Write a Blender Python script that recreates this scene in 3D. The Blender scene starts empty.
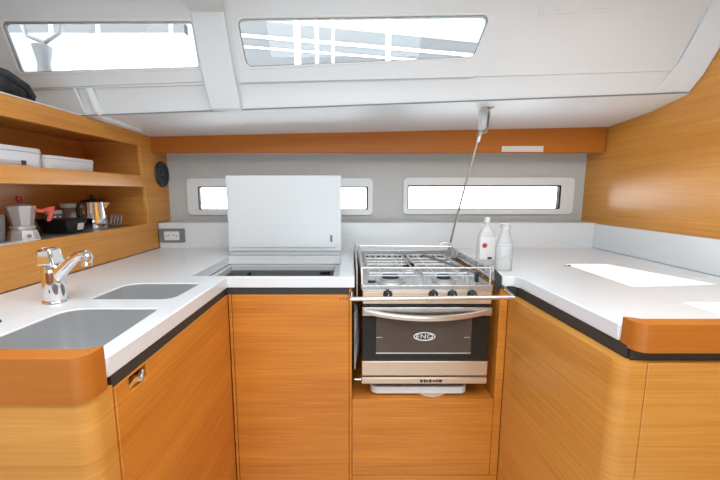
import bpy, bmesh, math, random
from mathutils import Vector, Matrix
from math import sin, cos, pi, radians as R
random.seed(4)
S = bpy.context.scene
COL = S.collection

# ------------------------------------------------------------------ materials
def new_mat(name):
    m = bpy.data.materials.new(name); m.use_nodes = True
    nt = m.node_tree; b = nt.nodes['Principled BSDF']
    return m, nt, b
def plain(name, col, rough=.4, metal=0, coat=0, spec=.5, var=0, scale=6, bump=0, bscale=200):
    m, nt, b = new_mat(name)
    b.inputs['Base Color'].default_value = (*col, 1)
    b.inputs['Roughness'].default_value = rough
    b.inputs['Metallic'].default_value = metal
    b.inputs['Coat Weight'].default_value = coat
    b.inputs['Specular IOR Level'].default_value = spec
    tc = nt.nodes.new('ShaderNodeTexCoord')
    if var:
        n = nt.nodes.new('ShaderNodeTexNoise'); n.inputs['Scale'].default_value = scale; n.inputs['Detail'].default_value = 5
        nt.links.new(tc.outputs['Object'], n.inputs['Vector'])
        r = nt.nodes.new('ShaderNodeValToRGB')
        r.color_ramp.elements[0].position = .3; r.color_ramp.elements[1].position = .7
        r.color_ramp.elements[0].color = (*[c*(1-var) for c in col], 1)
        r.color_ramp.elements[1].color = (*[min(1, c*(1+var)) for c in col], 1)
        nt.links.new(n.outputs['Fac'], r.inputs['Fac']); nt.links.new(r.outputs['Color'], b.inputs['Base Color'])
    if bump:
        n2 = nt.nodes.new('ShaderNodeTexNoise'); n2.inputs['Scale'].default_value = bscale
        nt.links.new(tc.outputs['Object'], n2.inputs['Vector'])
        bp = nt.nodes.new('ShaderNodeBump'); bp.inputs['Strength'].default_value = bump; bp.inputs['Distance'].default_value = .002
        nt.links.new(n2.outputs['Fac'], bp.inputs['Height']); nt.links.new(bp.outputs['Normal'], b.inputs['Normal'])
    return m
def wood(name, dark, light, rough=.34, grain='h', coat=.25, streak=1.0):
    """veneer with long fine streaks; grain 'h' runs along X/Y, 'x' along X on a level face"""
    m, nt, b = new_mat(name)
    tc = nt.nodes.new('ShaderNodeTexCoord')
    def noise(sc, scale, detail, dist=0):
        mp = nt.nodes.new('ShaderNodeMapping'); mp.inputs['Scale'].default_value = sc
        nt.links.new(tc.outputs['Object'], mp.inputs['Vector'])
        n = nt.nodes.new('ShaderNodeTexNoise'); n.inputs['Scale'].default_value = scale
        n.inputs['Detail'].default_value = detail; n.inputs['Distortion'].default_value = dist
        nt.links.new(mp.outputs['Vector'], n.inputs['Vector']); return n
    if grain == 'h': a, c = (1.1, 1.1, 55), (.7, .7, 9)
    else: a, c = (1.1, 55, 55), (.7, 9, 9)
    n1 = noise(a, 3.0, 6, .6); n2 = noise(c, 1.6, 3, .4)
    mx = nt.nodes.new('ShaderNodeMath'); mx.operation = 'MULTIPLY_ADD'
    nt.links.new(n1.outputs['Fac'], mx.inputs[0]); mx.inputs[1].default_value = .6*streak
    m2 = nt.nodes.new('ShaderNodeMath'); m2.operation = 'MULTIPLY'; m2.inputs[1].default_value = .5
    nt.links.new(n2.outputs['Fac'], m2.inputs[0]); nt.links.new(m2.outputs[0], mx.inputs[2])
    r = nt.nodes.new('ShaderNodeValToRGB')
    r.color_ramp.elements[0].position = .32; r.color_ramp.elements[0].color = (*dark, 1)
    r.color_ramp.elements[1].position = .74; r.color_ramp.elements[1].color = (*light, 1)
    nt.links.new(mx.outputs[0], r.inputs['Fac']); nt.links.new(r.outputs['Color'], b.inputs['Base Color'])
    b.inputs['Roughness'].default_value = rough; b.inputs['Coat Weight'].default_value = coat
    b.inputs['Coat Roughness'].default_value = .22; b.inputs['Specular IOR Level'].default_value = .35
    bp = nt.nodes.new('ShaderNodeBump'); bp.inputs['Strength'].default_value = .08; bp.inputs['Distance'].default_value = .001
    nt.links.new(n1.outputs['Fac'], bp.inputs['Height']); nt.links.new(bp.outputs['Normal'], b.inputs['Normal'])
    return m
def clear(name, tint=(1, 1, 1), white=.0, rough=.03, refl=.9):
    """thin clear sheet: mostly see-through, Fresnel reflection, optionally a milky share"""
    m, nt, b = new_mat(name)
    out = nt.nodes['Material Output']
    tr = nt.nodes.new('ShaderNodeBsdfTransparent'); tr.inputs['Color'].default_value = (*tint, 1)
    gl = nt.nodes.new('ShaderNodeBsdfGlossy'); gl.inputs['Roughness'].default_value = rough
    fr = nt.nodes.new('ShaderNodeFresnel'); fr.inputs['IOR'].default_value = 1.45
    mm = nt.nodes.new('ShaderNodeMath'); mm.operation = 'MULTIPLY'; mm.inputs[1].default_value = refl
    nt.links.new(fr.outputs[0], mm.inputs[0])
    mix = nt.nodes.new('ShaderNodeMixShader')
    nt.links.new(mm.outputs[0], mix.inputs['Fac']); nt.links.new(tr.outputs[0], mix.inputs[1]); nt.links.new(gl.outputs[0], mix.inputs[2])
    last = mix
    if white:
        b.inputs['Base Color'].default_value = (.86, .87, .87, 1); b.inputs['Roughness'].default_value = .25
        m2 = nt.nodes.new('ShaderNodeMixShader'); m2.inputs['Fac'].default_value = white
        nt.links.new(mix.outputs[0], m2.inputs[1]); nt.links.new(b.outputs[0], m2.inputs[2]); last = m2
    nt.links.new(last.outputs[0], out.inputs['Surface'])
    return m

M = {}
M['door'] = wood('veneer_orange_teak', (.50, .150, .017), (.76, .285, .038), rough=.38, coat=.12)
M['pale'] = wood('veneer_pale_teak', (.56, .215, .032), (.76, .35, .075), rough=.32, coat=.15)
M['solid'] = wood('solid_varnished_teak', (.46, .135, .014), (.60, .20, .026), rough=.42, streak=.6, coat=.08)
M['inner'] = wood('veneer_shelf_inside', (.56, .21, .04), (.76, .35, .085), coat=.1)
M['corian'] = plain('white_worktop', (.80, .81, .815), .32, coat=.15, var=.012, scale=300)
M['gel'] = plain('white_gelcoat', (.74, .765, .78), .38, coat=.1, var=.01, scale=3)
M['gel2'] = plain('white_gelcoat_panel', (.81, .835, .85), .34, coat=.1, var=.01, scale=3)
M['ivory'] = plain('white_plastic', (.82, .82, .81), .3)
M['grey'] = plain('grey_fabric_panel', (.58, .575, .55), .7, var=.03, scale=60)
M['strip'] = plain('dark_grey_strip', (.035, .035, .033), .6, var=.05, scale=20)
M['black'] = plain('black_plastic', (.012, .012, .013), .4)
M['gasket'] = plain('black_rubber', (.02, .02, .022), .6)
M['steel'] = plain('brushed_steel', (.66, .65, .63), .26, metal=1, var=.04, scale=40)
M['sink'] = plain('satin_sink_steel', (.70, .70, .70), .28, metal=.7, var=.05, scale=5)
M['chrome'] = plain('polished_chrome', (.86, .86, .86), .07, metal=1)
M['alu'] = plain('cast_aluminium', (.66, .66, .67), .34, metal=.55, var=.04, scale=30)
M['enamel'] = plain('hob_bright_steel', (.70, .70, .69), .22, metal=.75)
M['beige'] = plain('warm_steel', (.74, .665, .58), .26, metal=.85, var=.02, scale=20)
M['tan'] = plain('tan_steel', (.72, .56, .42), .3, metal=.7, var=.02, scale=20)
M['dglass'] = plain('dark_oven_glass', (.022, .018, .015), .10, spec=.3)
M['cavity'] = plain('oven_window_brown', (.095, .068, .052), .2, spec=.35, var=.1, scale=8)
M['red'] = plain('red_plastic', (.62, .07, .03), .35)
M['dred'] = plain('dark_red_knob', (.30, .01, .012), .15, coat=.5)
M['ceramic'] = plain('white_ceramic', (.82, .83, .84), .2, coat=.3)
M['box'] = plain('pale_plastic_box', (.80, .83, .87), .4)
M['cloth'] = plain('charcoal_cloth', (.035, .037, .042), .9, var=.35, scale=25, bump=.6, bscale=90)
M['gcloth'] = plain('grey_cloth', (.55, .57, .60), .9, var=.15, scale=25, bump=.5, bscale=90)
M['socketgrey'] = plain('grey_socket_plate', (.22, .225, .225), .4)
M['cone'] = plain('speaker_black', (.030, .034, .040), .28)
M['mat'] = plain('grey_tray', (.24, .25, .26), .3, metal=.4)
M['glass'] = clear('window_glass', (.97, .98, .98))
M['jar'] = clear('jar_glass', (.93, .95, .95), .12)
M['milky'] = clear('milky_bottle', (.98, .98, .98), .6)
M['clearp'] = clear('clear_bottle', (.97, .98, .98), .35)
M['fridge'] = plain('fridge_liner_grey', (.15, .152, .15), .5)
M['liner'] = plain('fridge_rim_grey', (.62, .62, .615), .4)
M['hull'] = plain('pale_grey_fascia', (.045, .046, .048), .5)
M['winch'] = plain('grey_winch', (.16, .16, .165), .5)
M['hull2'] = plain('grey_dock', (.33, .33, .335), .6)
M['deck'] = plain('white_pontoon', (.8, .8, .8), .6)
M['mast'] = plain('white_spar', (.80, .80, .80), .4)
M['boardwood'] = wood('cutting_board_wood', (.55, .36, .2), (.7, .5, .3), grain='x')
M['floor'] = wood('pale_cabin_sole', (.66, .63, .58), (.78, .76, .72), grain='x')
M['label'] = plain('pale_label', (.80, .72, .66), .5)
M['ink'] = plain('printed_brown_ink', (.30, .07, .012), .6)

# ------------------------------------------------------------------ mesh helpers
def finish(bm, ang=.6):
    bmesh.ops.recalc_face_normals(bm, faces=bm.faces[:])
    for f in bm.faces: f.smooth = True
    for e in bm.edges:
        if len(e.link_faces) == 2 and e.calc_face_angle(0) > ang: e.smooth = False
def mesh_obj(name, bm, mat, loc=(0, 0, 0), bevel=0, seg=2, world=True, ang=.6):
    if world and any(loc): bmesh.ops.translate(bm, verts=bm.verts[:], vec=-Vector(loc))
    finish(bm, ang)
    me = bpy.data.meshes.new(name); bm.to_mesh(me); bm.free()
    me.materials.append(M[mat] if isinstance(mat, str) else mat)
    o = bpy.data.objects.new(name, me); COL.objects.link(o)
    if bevel:
        b = o.modifiers.new('bevel', 'BEVEL'); b.width = bevel; b.segments = seg; b.limit_method = 'ANGLE'; b.angle_limit = R(40)
    return o
ROOTLOC = {}
def part(name, bm, mat, parent, bevel=0, seg=2, world=True, label=None, stuff=False, ang=.6):
    """a part; world=True: geometry was written in world coordinates and is moved to its thing's base"""
    top = parent
    while top.parent: top = top.parent
    o = mesh_obj(name, bm, mat, tuple(top.location) if world else (0, 0, 0), bevel, seg, world, ang)
    o.parent = parent
    if label: o['label'] = label
    if stuff: o['kind'] = 'stuff'
    return o
def thing(name, label, cat, loc=(0, 0, 0), rz=0, group=None):
    o = bpy.data.objects.new(name, None); COL.objects.link(o); o.empty_display_size = .05
    o.location = loc; o.rotation_euler = (0, 0, rz); o['label'] = label; o['category'] = cat
    if group: o['group'] = group
    return o
def solo(name, bm, mat, label, cat, loc, group=None, bevel=0, world=True, seg=2):
    o = mesh_obj(name, bm, mat, loc, bevel, seg, world); o.location = loc
    o['label'] = label; o['category'] = cat
    if group: o['group'] = group
    return o
def struct(name, bm, mat, bevel=0, parent=None, seg=2):
    o = mesh_obj(name, bm, mat, (0, 0, 0), bevel, seg)
    if parent: o.parent = parent
    else: o['kind'] = 'structure'
    return o
def copy_tree(o, parent=None):
    c = o.copy(); COL.objects.link(c); c.parent = parent
    for ch in list(o.children): copy_tree(ch, c)
    return c
def B(): return bmesh.new()
def box(bm, x0, x1, y0, y1, z0, z1):
    v = [bm.verts.new((x, y, z)) for x in (x0, x1) for y in (y0, y1) for z in (z0, z1)]
    for f in ((0, 1, 3, 2), (4, 6, 7, 5), (0, 4, 5, 1), (2, 3, 7, 6), (0, 2, 6, 4), (1, 5, 7, 3)):
        bm.faces.new([v[i] for i in f])
    return bm
def bx(*a): return box(B(), *a)
def hexa(bm, pts):
    """8 points: bottom loop of four, top loop of four"""
    v = [bm.verts.new(p) for p in pts]
    for f in ((0, 1, 2, 3), (7, 6, 5, 4), (0, 4, 5, 1), (1, 5, 6, 2), (2, 6, 7, 3), (3, 7, 4, 0)):
        bm.faces.new([v[i] for i in f])
    return bm
def lathe(bm, prof, c=(0, 0, 0), n=32, axis='z', sx=1, sy=1):
    rings = []
    for r, h in prof:
        if r < 1e-6:
            p = (0, 0, h); rings.append([p])
        else: rings.append([(r*cos(2*pi*k/n)*sx, r*sin(2*pi*k/n)*sy, h) for k in range(n)])
    def tr(p):
        x, y, z = p
        if axis == 'y': x, y, z = x, z, y
        if axis == 'x': x, y, z = z, x, y
        return (x+c[0], y+c[1], z+c[2])
    vr = [[bm.verts.new(tr(p)) for p in r] for r in rings]
    for a, b in zip(vr, vr[1:]):
        for k in range(n):
            k2 = (k+1) % n
            q = [a[k % len(a)], a[k2 % len(a)], b[k2 % len(b)], b[k % len(b)]]
            u = []
            for v in q:
                if v not in u: u.append(v)
            if len(u) > 2: bm.faces.new(u)
    return bm
def tube(bm, pts, r, n=10, closed=False):
    pts = [Vector(p) for p in pts]; rr = r if isinstance(r, (list, tuple)) else [r]*len(pts)
    rings = []; N = len(pts); up = None
    for i, p in enumerate(pts):
        if closed: d = (pts[(i+1) % N]-pts[i-1])
        else: d = pts[min(i+1, N-1)]-pts[max(i-1, 0)]
        d.normalize()
        if up is None:
            up = Vector((0, 0, 1)) if abs(d.z) < .9 else Vector((0, 1, 0))
        a = d.cross(up).normalized(); b = a.cross(d).normalized(); up = b
        rings.append([bm.verts.new(p+rr[i]*(a*cos(2*pi*k/n)+b*sin(2*pi*k/n))) for k in range(n)])
    for i in range(N if closed else N-1):
        A, Bq = rings[i], rings[(i+1) % N]
        for k in range(n): bm.faces.new((A[k], A[(k+1) % n], Bq[(k+1) % n], Bq[k]))
    if not closed: bm.faces.new(rings[0]); bm.faces.new(rings[-1][::-1])
    return bm
def rounded(pts, r, n=6):
    out = []; N = len(pts)
    rs = r if isinstance(r, (list, tuple)) else [r]*N
    for i in range(N):
        p0, p1, p2 = Vector(pts[i-1]), Vector(pts[i]), Vector(pts[(i+1) % N])
        if rs[i] <= 0: out.append(tuple(p1)); continue
        a = (p0-p1).normalized(); b = (p2-p1).normalized()
        half = math.acos(max(-1, min(1, a.dot(b))))/2
        t = rs[i]/math.tan(half)
        t = min(t, (p0-p1).length*.49, (p2-p1).length*.49); rad = t*math.tan(half)
        cen = p1+(a+b).normalized()*(rad/sin(half))
        s, e = p1+a*t-cen, p1+b*t-cen
        for k in range(n+1):
            w = k/n; ang = s.angle_signed(e)
            q = Matrix.Rotation(-ang*w, 2) @ s
            out.append(tuple(cen+q))
    return out
def rect(a0, a1, b0, b1, r=0, n=6):
    p = [(a0, b0), (a1, b0), (a1, b1), (a0, b1)]
    return rounded(p, r, n) if r else p
def plate(bm, outer, holes, fa, fb):
    """solid between the faces fa(u,v) and fb(u,v) with through holes"""
    from mathutils.geometry import delaunay_2d_cdt
    allp = []; ed = []
    for lp in [outer]+list(holes):
        b0 = len(allp); allp += [Vector(p) for p in lp]; n = len(lp)
        ed += [(b0+i, b0+(i+1) % n) for i in range(n)]
    vo, _, fo_, ov, _, _ = delaunay_2d_cdt(allp, ed, [], 0, 1e-6)
    def ins(p, lp):
        c = False
        for i in range(len(lp)):
            a, b = lp[i-1], lp[i]
            if (a[1] > p.y) != (b[1] > p.y) and p.x < (b[0]-a[0])*(p.y-a[1])/(b[1]-a[1])+a[0]: c = not c
        return c
    keep = []
    for t in fo_:
        q = sum((Vector(vo[i]) for i in t), Vector((0, 0)))/len(t)
        if ins(q, outer) and not any(ins(q, h) for h in holes): keep.append(t)
    fo_ = keep
    lo = []
    for f in (fa, fb):
        vs = [bm.verts.new(f(*p)) for p in vo]
        for t in fo_:
            try: bm.faces.new([vs[i] for i in t])
            except ValueError: pass
        first = {}
        for j, os_ in enumerate(ov):
            for o in os_: first[o] = vs[j]
        k = 0; loops = []
        for lp in [outer]+list(holes):
            l = []
            for i in range(len(lp)):
                v = first[k+i]
                if not l or l[-1] is not v: l.append(v)
            if l[0] is l[-1]: l.pop()
            loops.append(l); k += len(lp)
        lo.append(loops)
    for la, lb in zip(*lo):
        for i in range(len(la)): bm.faces.new((la[i-1], la[i], lb[i], lb[i-1]))
    return bm
def pz(outer, holes, z0, z1): return plate(B(), outer, holes, lambda u, v: (u, v, z0), lambda u, v: (u, v, z1))
def py(outer, holes, y0, y1): return plate(B(), outer, holes, lambda u, v: (u, y0, v), lambda u, v: (u, y1, v))
def px(outer, holes, x0, x1): return plate(B(), outer, holes, lambda u, v: (x0, u, v), lambda u, v: (x1, u, v))
def text_mesh(s, size, depth=.0006):
    cu = bpy.data.curves.new('t', 'FONT'); cu.body = s; cu.size = size; cu.extrude = depth
    cu.align_x = 'CENTER'; cu.align_y = 'CENTER'; cu.space_character = 1.1
    o = bpy.data.objects.new('t', cu); COL.objects.link(o)
    dg = bpy.context.evaluated_depsgraph_get(); dg.update()
    me = bpy.data.meshes.new_from_object(o.evaluated_get(dg))
    bm = B(); bm.from_mesh(me)
    bpy.data.objects.remove(o); bpy.data.meshes.remove(me)
    return bm

# ------------------------------------------------------------------ dimensions
XL, XR = -1.04, 1.33       # shelf face, right wall
YB = 2.02                  # grey panel
ZT = .95                   # worktop
# ------------------------------------------------------------------ setting
struct('floor', bx(-1.6, 1.36, -1.6, 2.06, -.03, 0), 'floor')
struct('wall_right', bx(XR, XR+.03, -1.6, 2.06, 0, 2.0), 'pale')
struct('wall_left', bx(-1.6, -1.57, -1.6, 2.06, 0, 1.97), 'gel')
struct('wall_front', py([(-1.57, 0), (XR, 0), (XR, 1.92), (-1.57, 1.92)], [], -1.63, -1.60), 'gel')
w1o, w1i = (-.931, .124, 1.120, 1.327), (-.867, .096, 1.150, 1.280)
w2o, w2i = (.298, 1.266, 1.124, 1.332), (.322, 1.190, 1.154, 1.288)
struct('wall_back', py([(-1.57, 0), (XR, 0), (XR, 1.66), (-1.57, 1.66)], [rect(*w1i, r=.006), rect(*w2i, r=.006)], YB, YB+.012), 'grey')
def hull_window(i, o_, n_):
    f = struct('window_%d' % i, py(rect(*o_, r=.025), [rect(*n_, r=.006)], YB-.018, YB+.001), 'ivory', bevel=.005)
    a = n_
    struct('gasket', py(rect(*a, r=.006), [rect(a[0]+.006, a[1]-.010, a[2]+.004, a[3]-.007, r=.004)], YB-.0185, YB+.008), 'gasket', parent=f)
    struct('pane', bx(a[0], a[1], YB+.004, YB+.008, a[2], a[3]), 'glass', parent=f)
hull_window(1, w1o, w1i); hull_window(2, w2o, w2i)

# timber pelmet under the side deck
struct('trim_1', bx(-1.06, XR-.004, 1.87, 1.90, 1.452, 1.595), 'solid', bevel=.004)
lab = py(rect(.785, 1.001, 1.4575, 1.487), [], 1.8690, 1.8700)
solo('label_strip', lab, 'label', 'blank pale adhesive strip on the timber rail above the right hull window', 'label', (.893, 1.8692, 1.4575))

# headliner: inclined cabin side holding the two upper windows
def W(X, z, off=0):
    Y = 1.40-.435*(z-.028*X-1.69)
    return (X, Y+off*-.917, z+off*-.399*.0+0)
def zz(X, h): return h+.028*X
wl = rounded([(-1.234, 1.690), (-.562, 1.708), (-.557, 1.844), (-1.223, 1.840)], [.012, .012, .010, .022])
wr = rounded([(-.390, 1.710), (.455, 1.744), (.490, 1.866), (-.400, 1.851)], [.022, .03, .018, .02])
out = [(-1.57, zz(-1.57, 1.673)), (1.33, zz(1.33, 1.673)), (1.33, zz(1.33, 1.96)), (-1.57, zz(-1.57, 1.96))]
struct('wall_cabin_side', plate(B(), out, [wl, wr], lambda X, z: W(X, z), lambda X, z: W(X, z, -.009)), 'gel')
def grow(poly, d):
    c = Vector((sum(p[0] for p in poly)/len(poly), sum(p[1] for p in poly)/len(poly)))
    xs = [p[0] for p in poly]; zs = [p[1] for p in poly]
    hx = (max(xs)-min(xs))/2; hz = (max(zs)-min(zs))/2
    return [(c.x+(p[0]-c.x)*(hx+d)/hx, c.y+(p[1]-c.y)*(hz+d)/hz) for p in poly]
for i, w in ((3, wl), (4, wr)):
    f = struct('window_%d' % i, plate(B(), grow(w, .007), [grow(w, -.001)], lambda X, z: W(X, z, .010), lambda X, z: W(X, z, -.008)), 'ivory', bevel=.002)
    struct('gasket', plate(B(), grow(w, .0), [grow(w, -.0035)], lambda X, z: W(X, z, .006), lambda X, z: W(X, z, -.009)), 'socketgrey', parent=f)
    struct('pane', plate(B(), grow(w, -.002), [], lambda X, z: W(X, z, -.003), lambda X, z: W(X, z, -.007)), 'glass', parent=f)
# raised surrounds
sl = rounded([(-1.57, 1.650-.02), (-.545, 1.666), (-.545, 1.90), (-1.57, 1.87)], [0, .004, 0, 0])
sr = rounded([(-.418, 1.663), (.475, 1.684), (.545, 1.753), (.604, 1.93), (-.425, 1.90)], [.01, .05, .15, 0, 0], 8)
for i, (sh, w) in enumerate(((sl, wl), (sr, wr))):
    struct('trim_%d' % (2+i), plate(B(), sh, [w], lambda X, z: W(X, z, .007), lambda X, z: W(X, z, -.002)), 'gel', bevel=.004, seg=3)
# post between the two windows, running down over the ledge, and the deckhead beam that meets it
pp = B()
prof = [(1.302, 1.90), (1.372, 1.700), (1.388, 1.650), (1.425, 1.567)]
rings = []
for x in (-.552, -.433):
    rings.append([pp.verts.new((x+.012*(k-1.5)/3*(1 if x < -.5 else 1), y-.012, z)) for k, (y, z) in enumerate(prof)] + [pp.verts.new((x+.006*(1 if x < -.5 else 1), 1.46, 1.567)), pp.verts.new((x-.006, 1.46, 1.90))])
a, b_ = rings
pp.faces.new(a); pp.faces.new(b_)
for i in range(len(a)): pp.faces.new((a[i-1], a[i], b_[i], b_[i-1]))
struct('trim_4', pp, 'gel', bevel=.006, seg=3)
struct('trim_5', bx(-.553, -.437, -1.6, 1.315, 1.866, 1.93), 'gel', bevel=.008, seg=3)
# lower face of the headliner between ledge and seam, then soffit of the side deck
def sheet(name, rows, mat, xs, thick=.006, bevel=0, parent=None):
    """rows: (Y, z at X=-1.03, z at X=1.33); thickness added on the far/upper side"""
    bm = B()
    def pt(x, r): return Vector((x, r[0], r[1]+(r[2]-r[1])*(x+1.03)/2.36))
    A = [[bm.verts.new(pt(x, r)) for x in xs] for r in rows]
    Bk = [[bm.verts.new(pt(x, r)+Vector((0, thick, thick))) for x in xs] for r in rows]
    for G in (A, Bk):
        for i in range(len(rows)-1):
            for j in range(len(xs)-1): bm.faces.new((G[i][j], G[i][j+1], G[i+1][j+1], G[i+1][j]))
    for G1, G2 in ((A[0], Bk[0]), (A[-1], Bk[-1]), ([r[0] for r in A], [r[0] for r in Bk]), ([r[-1] for r in A], [r[-1] for r in Bk])):
        for k in range(len(G1)-1): bm.faces.new((G1[k], G1[k+1], G2[k+1], G2[k]))
    return struct(name, bm, mat, bevel, parent)
XS = [-1.57+i*(XR+1.57)/24 for i in range(25)]
sheet('trim_6', [(1.412, 1.650, 1.714), (1.418, 1.640, 1.700), (1.428, 1.620, 1.682), (1.437, 1.585, 1.658), (1.442, 1.5535, 1.640)], 'gel', XS)
sheet('trim_7', [(1.438, 1.546, 1.6325), (1.50, 1.545, 1.622), (1.62, 1.541, 1.602), (1.75, 1.538, 1.592), (1.872, 1.534, 1.583)], 'gel2', XS)
struct('trim_8', tube(B(), [(x, 1.441, 1.550+.0365*(x+1.03)) for x in XS], .0035, 8), 'socketgrey')
# moulded corner return against the right wall
bm = B()
inner = [(1.262, 1.300, 1.96), (1.235, 1.355, 1.80), (1.225, 1.385, 1.735), (1.205, 1.425, 1.675), (1.18, 1.445, 1.634)]
outer = [(1.328, 1.262, 1.96), (1.328, 1.318, 1.81), (1.328, 1.343, 1.757), (1.328, 1.385, 1.690), (1.328, 1.438, 1.636)]
A = [bm.verts.new(p) for p in inner]; Bv = [bm.verts.new(p) for p in outer]; C_ = [bm.verts.new((1.328, p[1]+.09, p[2])) for p in inner]
for i in range(4):
    bm.faces.new((A[i], A[i+1], Bv[i+1], Bv[i])); bm.faces.new((Bv[i], Bv[i+1], C_[i+1], C_[i])); bm.faces.new((C_[i], C_[i+1], A[i+1], A[i]))
bm.faces.new((A[0], Bv[0], C_[0])); bm.faces.new((A[-1], Bv[-1], C_[-1]))
struct('trim_9', bm, 'gel', bevel=.006, seg=3)
struct('trim_13', bx(-1.9, XR+.4, 1.450, 2.15, 1.645, 1.665), 'gel2')
# horizontal bead high on the right of the headliner
struct('trim_10', tube(B(), [W(.66, 1.872, .001), W(.95, 1.884, .001)], .004, 8), 'gel2')
# curved moulding at the left, running down the face and back under the deck
mold = [(-1.000, 1.400, 1.645), (-1.000, 1.424, 1.600), (-.998, 1.434, 1.570), (-.992, 1.462, 1.550), (-.990, 1.56, 1.545), (-.992, 1.70, 1.541)]
struct('trim_11', tube(B(), mold, [.014, .016, .017, .014, .012, .010], 12), 'gel2')
struct('trim_12', tube(B(), [(x-.055, y, z) for x, y, z in mold], [.006]*6, 10), 'gel2')

# ceiling with the deck hatch that lets the sun in
SD = Vector((.345, .75, -.97))                # direction the sunlight travels
ZC = 1.92
def up(p):                                    # a worktop point carried back along the sun to the ceiling
    k = (ZC-ZT)/.97
    return (p[0]-SD.x*k, p[1]-SD.y*k)
h1 = [up(p) for p in ((.900, 1.085), (1.200, 1.118), (1.075, 1.448), (.900, 1.448))]
h2 = [up(p) for p in ((.912, .62), (1.20, .62), (1.20, .932), (.912, .932))]
struct('ceiling', pz([(-1.57, -1.6), (XR, -1.6), (XR, 1.31), (-1.57, 1.31)], [h1, h2], ZC, ZC+.005), 'gel')
for i, h in ((5, h1), (6, h2)):
    f = struct('window_%d' % i, pz(grow(h, .02), [grow(h, .001)], ZC-.010, ZC-.001), 'ivory', bevel=.002)
    struct('pane', pz(grow(h, .015), [], ZC+.006, ZC+.010), 'glass', parent=f)

# ------------------------------------------------------------------ worktop, splashback, fiddles
sink_big = rounded([(-.745, .615), (-.487, .615), (-.500, .881), (-.735, .881)], [.03, .03, .012, .05])
sink_small = rounded([(-.742, .959), (-.507, .959), (-.500, 1.134), (-.738, 1.134)], [.012, .035, .012, .05])
fr = rect(-.577, -.045, 1.236, 1.63, .01)
wt_out = [(XL+.002, .588), (-.4715, .588), (-.447, .606), (-.443, 1.217), (.013, 1.217), (.013, 1.775), (.546, 1.775), (.546, 1.233), (.587, 1.233), (.602, 1.205), (.616, .771), (.652, .753), (XR-.001, .753), (XR-.001, 1.879), (XL+.002, 1.879)]
worktop = solo('worktop', pz(wt_out, [sink_big, sink_small, fr], .91, ZT), 'corian', 'white composite U-shaped worktop with sink cut-outs on the left', 'worktop', (.1, 1.5, .91), bevel=.003)
sb = thing('splashback', 'white upstand along the back and right of the worktop', 'splashback', (.2, 1.88, ZT))
part('back_board', bx(XL+.001, XR-.001, 1.880, YB-.02, ZT-.03, 1.085), 'corian', sb, bevel=.003)
part('side_board', bx(XR-.016, XR-.001, .76, 1.879, ZT+.001, 1.081), 'corian', sb, bevel=.003)

def bowl(name, label, poly, depth, group, drain):
    zr = .909; bot = zr-depth
    cx = sum(p[0] for p in poly)/len(poly); cy = sum(p[1] for p in poly)/len(poly)
    t = thing(name, label, 'sink', (cx, cy, bot), group=group)
    bm = B()
    def ring(d, z): return [bm.verts.new((x, y, z)) for x, y in grow(poly, d)]
    rs = [ring(-.0006, .946), ring(-.0025, .9465), ring(-.004, zr-.02), ring(-.008, bot+.03), ring(-.020, bot+.008), ring(-.04, bot)]
    o2 = [ring(-.04, bot-.002), ring(-.018, bot+.005), ring(-.005, bot+.03), ring(-.0012, zr-.02), ring(-.0006, .93)]
    al = rs+o2
    for r1, r2 in zip(al, al[1:]):
        if r1 is rs[-1]: continue
        for i in range(len(r1)): bm.faces.new((r1[i-1], r1[i], r2[i], r2[i-1]))
    for i in range(len(poly)): bm.faces.new((rs[0][i-1], rs[0][i], o2[-1][i], o2[-1][i-1]))
    bm.faces.new(rs[-1]); bm.faces.new(o2[0])
    part('basin', bm, 'sink', t, ang=.9)
    d = lathe(B(), [(0, .004), (.012, .004), (.016, .001), (.026, .001), (.028, 0), (0, 0)], (drain[0], drain[1], bot+.0005), 24)
    part('drain', d, 'chrome', t)
bowl('sink_bowl', 'large stainless sink bowl nearest the rounded wooden ledge', sink_big, .16, 'stainless sink bowls', (-.61, .74))
bowl('sink_bowl', 'small stainless sink bowl behind the large one', sink_small, .12, 'stainless sink bowls', (-.62, 1.045))

def fiddle(name, label, poly, z0, z1, loc):
    return solo(name, pz(poly, [], z0, z1), 'solid', label, 'fiddle rail', loc, bevel=.006, seg=3)
lf = rounded([(-1.038, .548), (-.446, .548), (-.446, .604), (-.470, .5865), (-1.038, .5865)], [0, .05, .003, .002, 0], 8)
fiddle('fiddle_rail', 'varnished wooden ledge with a rounded corner in front of the large sink', lf, .893, .975, (-.8, .57, .893))
rf = rounded([(.618, .715), (XR-.002, .715), (XR-.002, .752), (.651, .752), (.618, .768)], [.05, 0, 0, .002, .003], 8)
fiddle('fiddle_rail', 'varnished wooden ledge with a rounded corner on the end of the right worktop', rf, .905, .969, (.95, .73, .905))

# ------------------------------------------------------------------ cabinets
lc = thing('sink_cabinet', 'orange teak cabinet with a rounded end under the left worktop', 'cabinet', (-.7, .9, 0))
end_poly = rounded([(-1.20, .552), (-.447, .552), (-.447, .612), (-.50, .612), (-1.20, .612)], [0, .05, 0, 0, 0], 8)
part('end_panel', pz(end_poly, [], .0, .8925), 'pale', lc, bevel=.0015)
part('carcass', bx(-.99, -.62, .614, 1.86, .0, .74), 'door', lc)
dr = px([(.6145, .0), (1.176, .0), (1.176, .884), (.6145, .884)], [rect(.655, .715, .850, .8845-.002, .004)], -.460, -.444)
part('corner_filler', bx(-.460, -.444, 1.178, 1.2195, .0, .884), 'door', lc, bevel=.001)
dr = part('door', dr, 'door', lc, bevel=.0012)
lt = B(); box(lt, -.459, -.458, .650, .72, .845, .884); part('latch_opening', lt, 'black', dr)
lt = B(); tube(lt, [(-.456, .660, .852), (-.450, .680, .866), (-.447, .690, .862), (-.450, .706, .871)], [.005, .009, .009, .005], 8); part('latch', lt, 'chrome', dr)
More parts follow.
